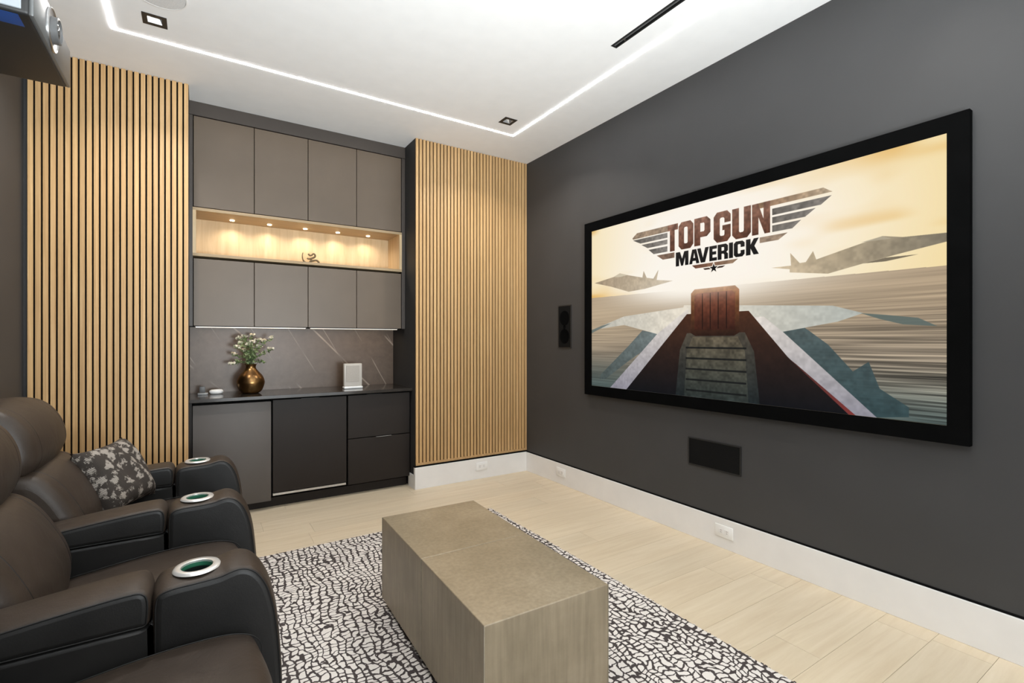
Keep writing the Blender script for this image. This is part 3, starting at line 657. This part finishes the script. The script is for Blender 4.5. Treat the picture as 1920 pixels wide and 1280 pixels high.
bm = bmesh.new(); uvl = bm.loops.layers.uv.new('UVMap')
vs = [bm.verts.new((XS+.010, yy, zz)) for yy, zz in ((iy1, iz0), (iy0, iz0), (iy0, iz1), (iy1, iz1))]; fc = bm.faces.new(vs)
for lp, uv_ in zip(fc.loops, ((0, 0), (1, 0), (1, 1), (0, 1))): lp[uvl].uv = uv_
part('picture', bm, M['screen'], scn, label='lit picture with film title lettering over a sea horizon')

# ------------------------------------------------------------------ in-wall speakers and outlets
def wall_speaker(label, y0, y1, z0, z1, drivers):
    s = thing('in_wall_speaker', label, 'speaker', (XW, (y0+y1)/2, z0))
    bm = bmesh.new(); b_ = .008
    for a in ((y0, y1, z0, z0+b_), (y0, y1, z1-b_, z1), (y0, y0+b_, z0+b_, z1-b_), (y1-b_, y1, z0+b_, z1-b_)): bx(bm, XW-.006, XW-.0003, *a)
    part('frame', bm, M['black'], s); part('grille', box(XW-.0045, XW-.0004, y0+b_, y1-b_, z0+b_, z1-b_), M['grille'], s)
    for yy, zz, r in drivers:
        bm = lathe([(r, 0), (r, .0012), (r*.86, .0014), (r*.8, .0006), (.0001, .0009)], 0, 0, 28); bmesh.ops.rotate(bm, verts=bm.verts, matrix=Matrix.Rotation(R_(-90), 3, 'Y')); bmesh.ops.translate(bm, vec=(XW-.0046, yy, zz), verts=bm.verts)
        part('driver', bm, M['velvet'], s, 40)
wall_speaker('tall narrow black in-wall speaker left of the screen', 3.292, 3.472, 1.206, 1.583, [(3.382, 1.31, .065), (3.382, 1.47, .065), (3.382, 1.39, .018)])
wall_speaker('wide black in-wall speaker grille below the screen', 1.716, 2.089, .462, .641, [])
def outlet(label, org, ax):
    s = thing('wall_outlet', label, 'outlet', org, 'white outlets in the baseboards')
    def b(u0, u1, w0, w1, d0, d1, **k):
        if ax == 'x': return box(org[0]-d1, org[0]-d0, org[1]+u0, org[1]+u1, org[2]+w0, org[2]+w1, **k)
        return box(org[0]+u0, org[0]+u1, org[1]-d1, org[1]-d0, org[2]+w0, org[2]+w1, **k)
    part('cover_plate', b(-.060, .060, -.037, .037, .0003, .006, bev=.002), M['plate'], s, 40)
    for u in (-.02, .02):
        r = part('socket', b(u-.016, u+.016, -.015, .015, .006, .0075, bev=.0005, seg=1), M['white'], s)
        for v_ in (-.006, .006): part('slot', b(u-.006, u+.003, v_-.0011, v_+.0011, .0075, .0078), M['dock'], r)
outlet('white outlet in the right baseboard, under the screen nearer the camera', (XW-.014, 1.820, .105), 'x')
outlet('white outlet in the right baseboard nearest the slat panel corner', (XW-.014, 3.418, .107), 'x')
outlet('white outlet in the back baseboard under the right slat panel', (2.203, YW-.012, .115), 'y')

# ------------------------------------------------------------------ rug and block table
rg = thing('area_rug', 'cream area rug with a charcoal irregular net pattern under the block table', 'rug', (.95, 1.2, 0))
bm = bmesh.new(); nx, ny = 60, 110; X0, X1, Y0, Y1 = .055, 1.855, -.85, 3.195; gr = random.Random(2)
part('pile', box(X0, X1, Y0, Y1, .0005, .011, bev=.004, seg=2), M['rug'], rg)
tf = bmesh.new()
for i in range(260):
    yy = Y0+(Y1-Y0)*(i+.5)/260; h = gr.uniform(.003, .010); bx(tf, X1-.003, X1+gr.uniform(.0, .009), yy-h/2, yy+h/2, .0008, .008)
for i in range(130):
    xx = X0+(X1-X0)*(i+.5)/130; h = gr.uniform(.003, .010); bx(tf, xx-h/2, xx+h/2, Y1-.003, Y1+gr.uniform(0, .009), .0008, .008)
part('fringe', tf, M['rug'], rg, kind='stuff')
RT = .0112
tb = thing('block_table', 'low rectangular metal clad block coffee table on the patterned rug', 'coffee table', (.9655, 1.772, RT))
TA = Matrix.Rotation(R_(-1.6), 4, 'Z'); tw, tl, tz0, tz1 = .484, 1.040, .046, .430
def tpart(name, bm, mat, label=None, par=None, kind=None):
    bmesh.ops.transform(bm, matrix=Matrix.Translation((.9655, 1.772, 0)) @ TA, verts=bm.verts); return part(name, bm, mat, par or tb, None, label, kind)
tpart('plinth', box(-tw/2+.03, tw/2-.03, -tl/2+.03, tl/2-.03, RT, tz0), M['gap'])
e_ = .003
for s0, s1 in ((-tl/2, -.001), (.001, tl/2)):
    cub = tpart('cube', box(-tw/2, tw/2, s0, s1, tz0, tz1, bev=.003, seg=2), M['patina'])
    bm = bmesh.new()
    for xx in (-tw/2, tw/2):
        for yy in (s0, s1): bx(bm, xx-.0012, xx+.0012, yy-.0008, yy+.0008, tz0, tz1-.002)
    tpart('edge_seams', bm, M['patina_edge'], 'paler worn metal edges', cub, 'stuff')

# ------------------------------------------------------------------ recliners
HW = .085; PITCH = .757; ARM_Y = [1.708, 2.465, 3.222]
FR = [(-.100, .10), (-.103, .30), (-.104, .50), (-.102, .565), (-.090, .588), (-.06, .597), (.0, .599), (.050, .602), (.078, .609), (.105, .612), (.134, .602), (.158, .578), (.178, .540), (.192, .49), (.202, .43), (.211, .33), (.216, .22), (.214, .10), (.200, .05), (.17, .035), (.05, .033), (-.05, .035), (-.085, .055)]
RP = [(-.110, .525), (-.109, .575), (-.122, .600), (-.16, .606), (-.30, .594), (-.45, .576), (-.60, .556), (-.64, .545), (-.645, .518), (-.62, .503), (-.45, .502), (-.30, .502), (-.16, .502), (-.118, .504)]
LB = [(-.095, .05), (-.10, .30), (-.1035, .500), (-.11, .5035), (-.13, .5035), (-.40, .503), (-.66, .503), (-.68, .48), (-.68, .30), (-.68, .08), (-.66, .045), (-.40, .045), (-.13, .045)]
def arm(parent, yc):
    y0, y1 = yc-HW, yc+HW
    a = part('armrest', loft_y(LB, y0+.006, y1-.006, .012, crown=.0, bulge=.006, sub=3), M['leather'], parent, 180)
    fr = loft_y(FR, y0, y1, .020, crown=.006, nmid=4, bulge=.010, sub=4)
    # cut a round opening for the cup well in the top
    fo = part('arm_front', fr, M['leather_sheen'], a, 180)
    for p in fo.data.polygons:
        if abs(p.normal.y) > .80: p.material_index = 1  # side faces take the darker leather, without the painted sheen
    fo.data.materials.append(M['leather'])
    ro = part('arm_pad', loft_y(RP, y0+.003, y1-.003, .018, crown=.006, nmid=4, bulge=.008, sub=3), M['leather_sheen'], a, 180)
    for p in ro.data.polygons:
        if abs(p.normal.y) > .70: p.material_index = 1
    ro.data.materials.append(M['leather'])
    sm = bmesh.new()
    for yy, sgn in ((y0+.0055, 1), (y1-.0055, 1)):
        for prof, sub, sl in ((FR, 4, (1, 68)), (RP, 3, None)):
            P = inset2(smooth_loop([Vector((x, z)) for x, z in prof], sub), .0065); pts = [(p.x, yy, p.y) for p in P]
            if sl: tube(sm, pts[4:66], .0024, 5)
            else: tube(sm, pts, .0022, 5, True)
    part('piping', sm, M['piping'], a, 180, kind='stuff')
    cx, zt = -.003, .6105
    cb = lathe([(.0415, .50), (.0415, .70)], cx, yc, 32); bmesh.ops.translate(cb, verts=cb.verts, vec=-Vector(ORG[root(a)])); bmesh.ops.recalc_face_normals(cb, faces=cb.faces); cut(fo, cb)
    part('cup_ring', lathe([(.0400, zt-.004), (.0405, zt+.0015), (.044, zt+.0028), (.057, zt+.0024), (.061, zt-.004)], cx, yc, 40, None, False), M['cupring'], a, 60, label='bright silver cup holder ring')
    part('cup_liner', lathe([(.0402, zt-.001), (.0398, zt-.016)], cx, yc, 40, None, False), M['cup'], a, 60, label='green liner inside the cup holder')
    part('cup_well', lathe([(.0397, zt-.0162), (.038, zt-.07), (.0001, zt-.071)], cx, yc, 40, None, False), M['cupdark'], a, 60)
    return a
SEAT = [(.10, .30), (.13, .35), (.142, .385), (.132, .418), (.10, .438), (.04, .449), (-.08, .449), (-.22, .436), (-.40, .410), (-.46, .39), (-.46, .31), (-.30, .285), (-.05, .285)]
LUM = [(-.412, .39), (-.388, .435), (-.383, .485), (-.395, .545), (-.425, .615), (-.462, .680), (-.503, .728), (-.550, .752), (-.62, .752), (-.68, .70), (-.66, .55), (-.60, .42), (-.50, .37), (-.45, .365)]
HEAD = [(-.585, .742), (-.552, .758), (-.528, .80), (-.528, .855), (-.548, .920), (-.588, .978), (-.640, 1.008), (-.705, 1.010), (-.765, .985), (-.795, .92), (-.785, .83), (-.745, .76), (-.66, .738)]
BACK = [(-.70, .06), (-.68, .30), (-.67, .50), (-.70, .74), (-.755, .93), (-.80, .965), (-.838, .94), (-.845, .74), (-.838, .40), (-.838, .08), (-.80, .05), (-.74, .05)]
FOOT = [(.118, .10), (.150, .12), (.162, .20), (.160, .28), (.135, .312), (.09, .315), (.06, .28), (.06, .12), (.085, .10)]
def rot_prof(P, piv, deg):
    c, s = math.cos(R_(deg)), math.sin(R_(deg)); return [(piv[0]+c*(x-piv[0])-s*(z-piv[1]), piv[1]+s*(x-piv[0])+c*(z-piv[1])) for x, z in P]
def recliner(yn, label, head_deg, extra_arm=False):
    y0, y1 = yn+HW+.004, yn+PITCH-HW-.004
    r = thing('recliner', label, 'recliner', (-.30, (y0+y1)/2, RT), 'black leather recliners in a row')
    b_ = part('seat_base', box(-.66, .055, y0, y1, .05, .283, bev=.01), M['leather'], r, 40)
    part('outer_back', loft_y(BACK, yn-HW+.004, yn+PITCH-HW-.004, .025, sub=3), M['leather'], r, 180)
    part('footrest', loft_y(FOOT, y0+.006, y1-.006, .02, sub=3, crown=.006), M['leather'], r, 180)
    se = part('seat', loft_y(SEAT, y0+.002, y1-.002, .035, seg=5, crown=.020, nmid=7, sub=4), M['leather_sheen'], r, 180)
    sm = bmesh.new()
    for yy in (y0+.055, y1-.055):
        P = smooth_loop([Vector((x, z)) for x, z in SEAT], 4); Q = inset2(P, -.0115)
        pts = [(p.x, yy, p.y) for p in Q][2:36]; tube(sm, pts, .0016, 5)
    part('stitching', sm, M['piping'], se, 180, kind='stuff')
    lu = part('backrest', loft_y(LUM, y0, y1, .045, seg=5, crown=.022, nmid=7, sub=4, bulge=.01), M['leather_sheen'], r, 180)
    hd = rot_prof(HEAD, (-.62, .75), head_deg)
    he = part('headrest', loft_y(hd, y0-.006, y1+.006, .055, seg=6, crown=.018, nmid=7, sub=4, bulge=.015), M['leather_sheen'], r, 180)
    for prof, par, sb, rng in ((LUM, lu, .045, (2, 34)), (hd, he, .055, (0, 40))):
        sm = bmesh.new()
        P = smooth_loop([Vector((x, z)) for x, z in prof], 4); Q = inset2(P, -.0050 if par is lu else -.0032)
        for yy in (y0+.085, y1-.085, y0+.10, y1-.10)[:2 if par is he else 4]:
            tube(sm, [(p.x, yy, p.y) for p in Q][rng[0]:rng[1]], .0017, 5)
        part('stitching', sm, M['piping'], par, 180, kind='stuff')
    for xx in (-.60, .02):
        for yy in (y0+.06, y1-.06): part('foot', box(xx-.02, xx+.02, yy-.02, yy+.02, .0005, .0495), M['black'], r)
    arm(r, yn)
    if extra_arm: arm(r, yn+PITCH)
    return r
recliner(ARM_Y[1], 'black leather recliner farthest along the row, holding the floral cushion', 0, True)
recliner(ARM_Y[0], 'black leather recliner in the middle of the row, its seat empty', -9)
recliner(ARM_Y[0]-PITCH, 'black leather recliner nearest the camera, cut off by the frame', -6)

# patterned cushion leaning in the far recliner
bm = bmesh.new(); N = 22; hs = .205; grid = {}
for side in (1, -1):
    for i in range(N+1):
        for j in range(N+1):
            u = -1+2*i/N; v_ = -1+2*j/N
            edge = (1-u**4)*(1-v_**4); th = .078*max(edge, 0)**.55*side
            pin = 1-.10*(1-(abs(u)**2.5))*abs(v_)**6; pin2 = 1-.10*(1-abs(v_)**2.5)*abs(u)**6
            key = (side, i, j) if 0 < i < N and 0 < j < N else (0, i, j)
            if key not in grid: grid[key] = bm.verts.new((th+.006*math.sin(9*u+5*v_)*(edge), u*.168*pin2, v_*.168*pin))
    for i in range(N):
        for j in range(N):
            q = [grid[(side, a, b)] if (side, a, b) in grid else grid[(0, a, b)] for a, b in ((i, j), (i+1, j), (i+1, j+1), (i, j+1))]
            bm.faces.new(q)
PIL = (-.335, 3.02, .622)
bmesh.ops.transform(bm, matrix=Matrix.Translation(PIL) @ Matrix.Rotation(R_(-28), 4, 'Z') @ Matrix.Rotation(R_(-28), 4, 'Y') @ Matrix.Rotation(R_(2), 4, 'X'), verts=bm.verts)
one('floral_cushion', bm, M['floral'], 'square dark cushion with pale floral weave leaning in the far recliner', 'cushion', PIL, 180)

# ------------------------------------------------------------------ ceiling projector
pj = thing('ceiling_projector', 'large dark projector hanging from the ceiling above the recliners', 'projector', (-.64, 2.35, 2.28))
px0, px1, py0, py1, pz0, pz1 = -.852, -.440, 2.088, 2.612, 2.280, 2.432
part('body', box(px0, px1, py0, py1, pz0, pz1, bev=.012, seg=3), M['projector'], pj, 40)
fc = part('front_panel', box(px1-.006, px1+.008, py0+.004, py1-.002, pz0+.002, pz1-.001, bev=.005, seg=2), M['projface'], pj, 40)
def axx(prof, yy, zz, x):
    bm = lathe([(r, -h) for r, h in prof], 0, 0, 40); bmesh.ops.rotate(bm, verts=bm.verts, matrix=Matrix.Rotation(R_(-90), 3, 'Y')); bmesh.ops.translate(bm, vec=(x, yy, zz), verts=bm.verts); return bm
LY, LZ, LX = 2.315, 2.358, px1+.0082
part('lens_ring', axx([(.066, 0), (.073, 0), (.073, .004), (.070, .006), (.066, .003)], LY, LZ, LX), M['steel'], fc, 40)
part('lens_recess', axx([(.066, .0005), (.052, .001), (.040, .0015)], LY, LZ, LX), M['black'], fc, 40)
part('lens_barrel', axx([(.044, .0015), (.044, .020), (.038, .022), (.034, .014)], LY, LZ, LX), M['dock'], fc, 40)
part('lens_glass', axx([(.034, .012), (.024, .017), (.012, .020), (.0001, .021)], LY, LZ, LX), M['glass_dark'], fc, 60)
part('side_panel', box(px0+.02, px1-.02, py0-.004, py0+.001, pz0+.012, pz1-.012, bev=.002, seg=1), plain('silver_side', (.42, .46, .5, 1), .4, .4).m, pj, label='silvery side panel')
part('film_strip', box(px0+.03, px1-.03, py0+.012, py0+.085, pz0-.0006, pz0-.0001), M['bluefilm'], pj, label='blue protective film strip on the underside')
part('mount_pole', lathe([(.025, pz1), (.025, HC-.012), (.0001, HC-.0115)], -.66, 2.35, 20), M['black'], pj, 40)
part('mount_plate', box(-.76, -.56, 2.25, 2.45, HC-.012, HC-.0005, bev=.003), M['black'], pj)
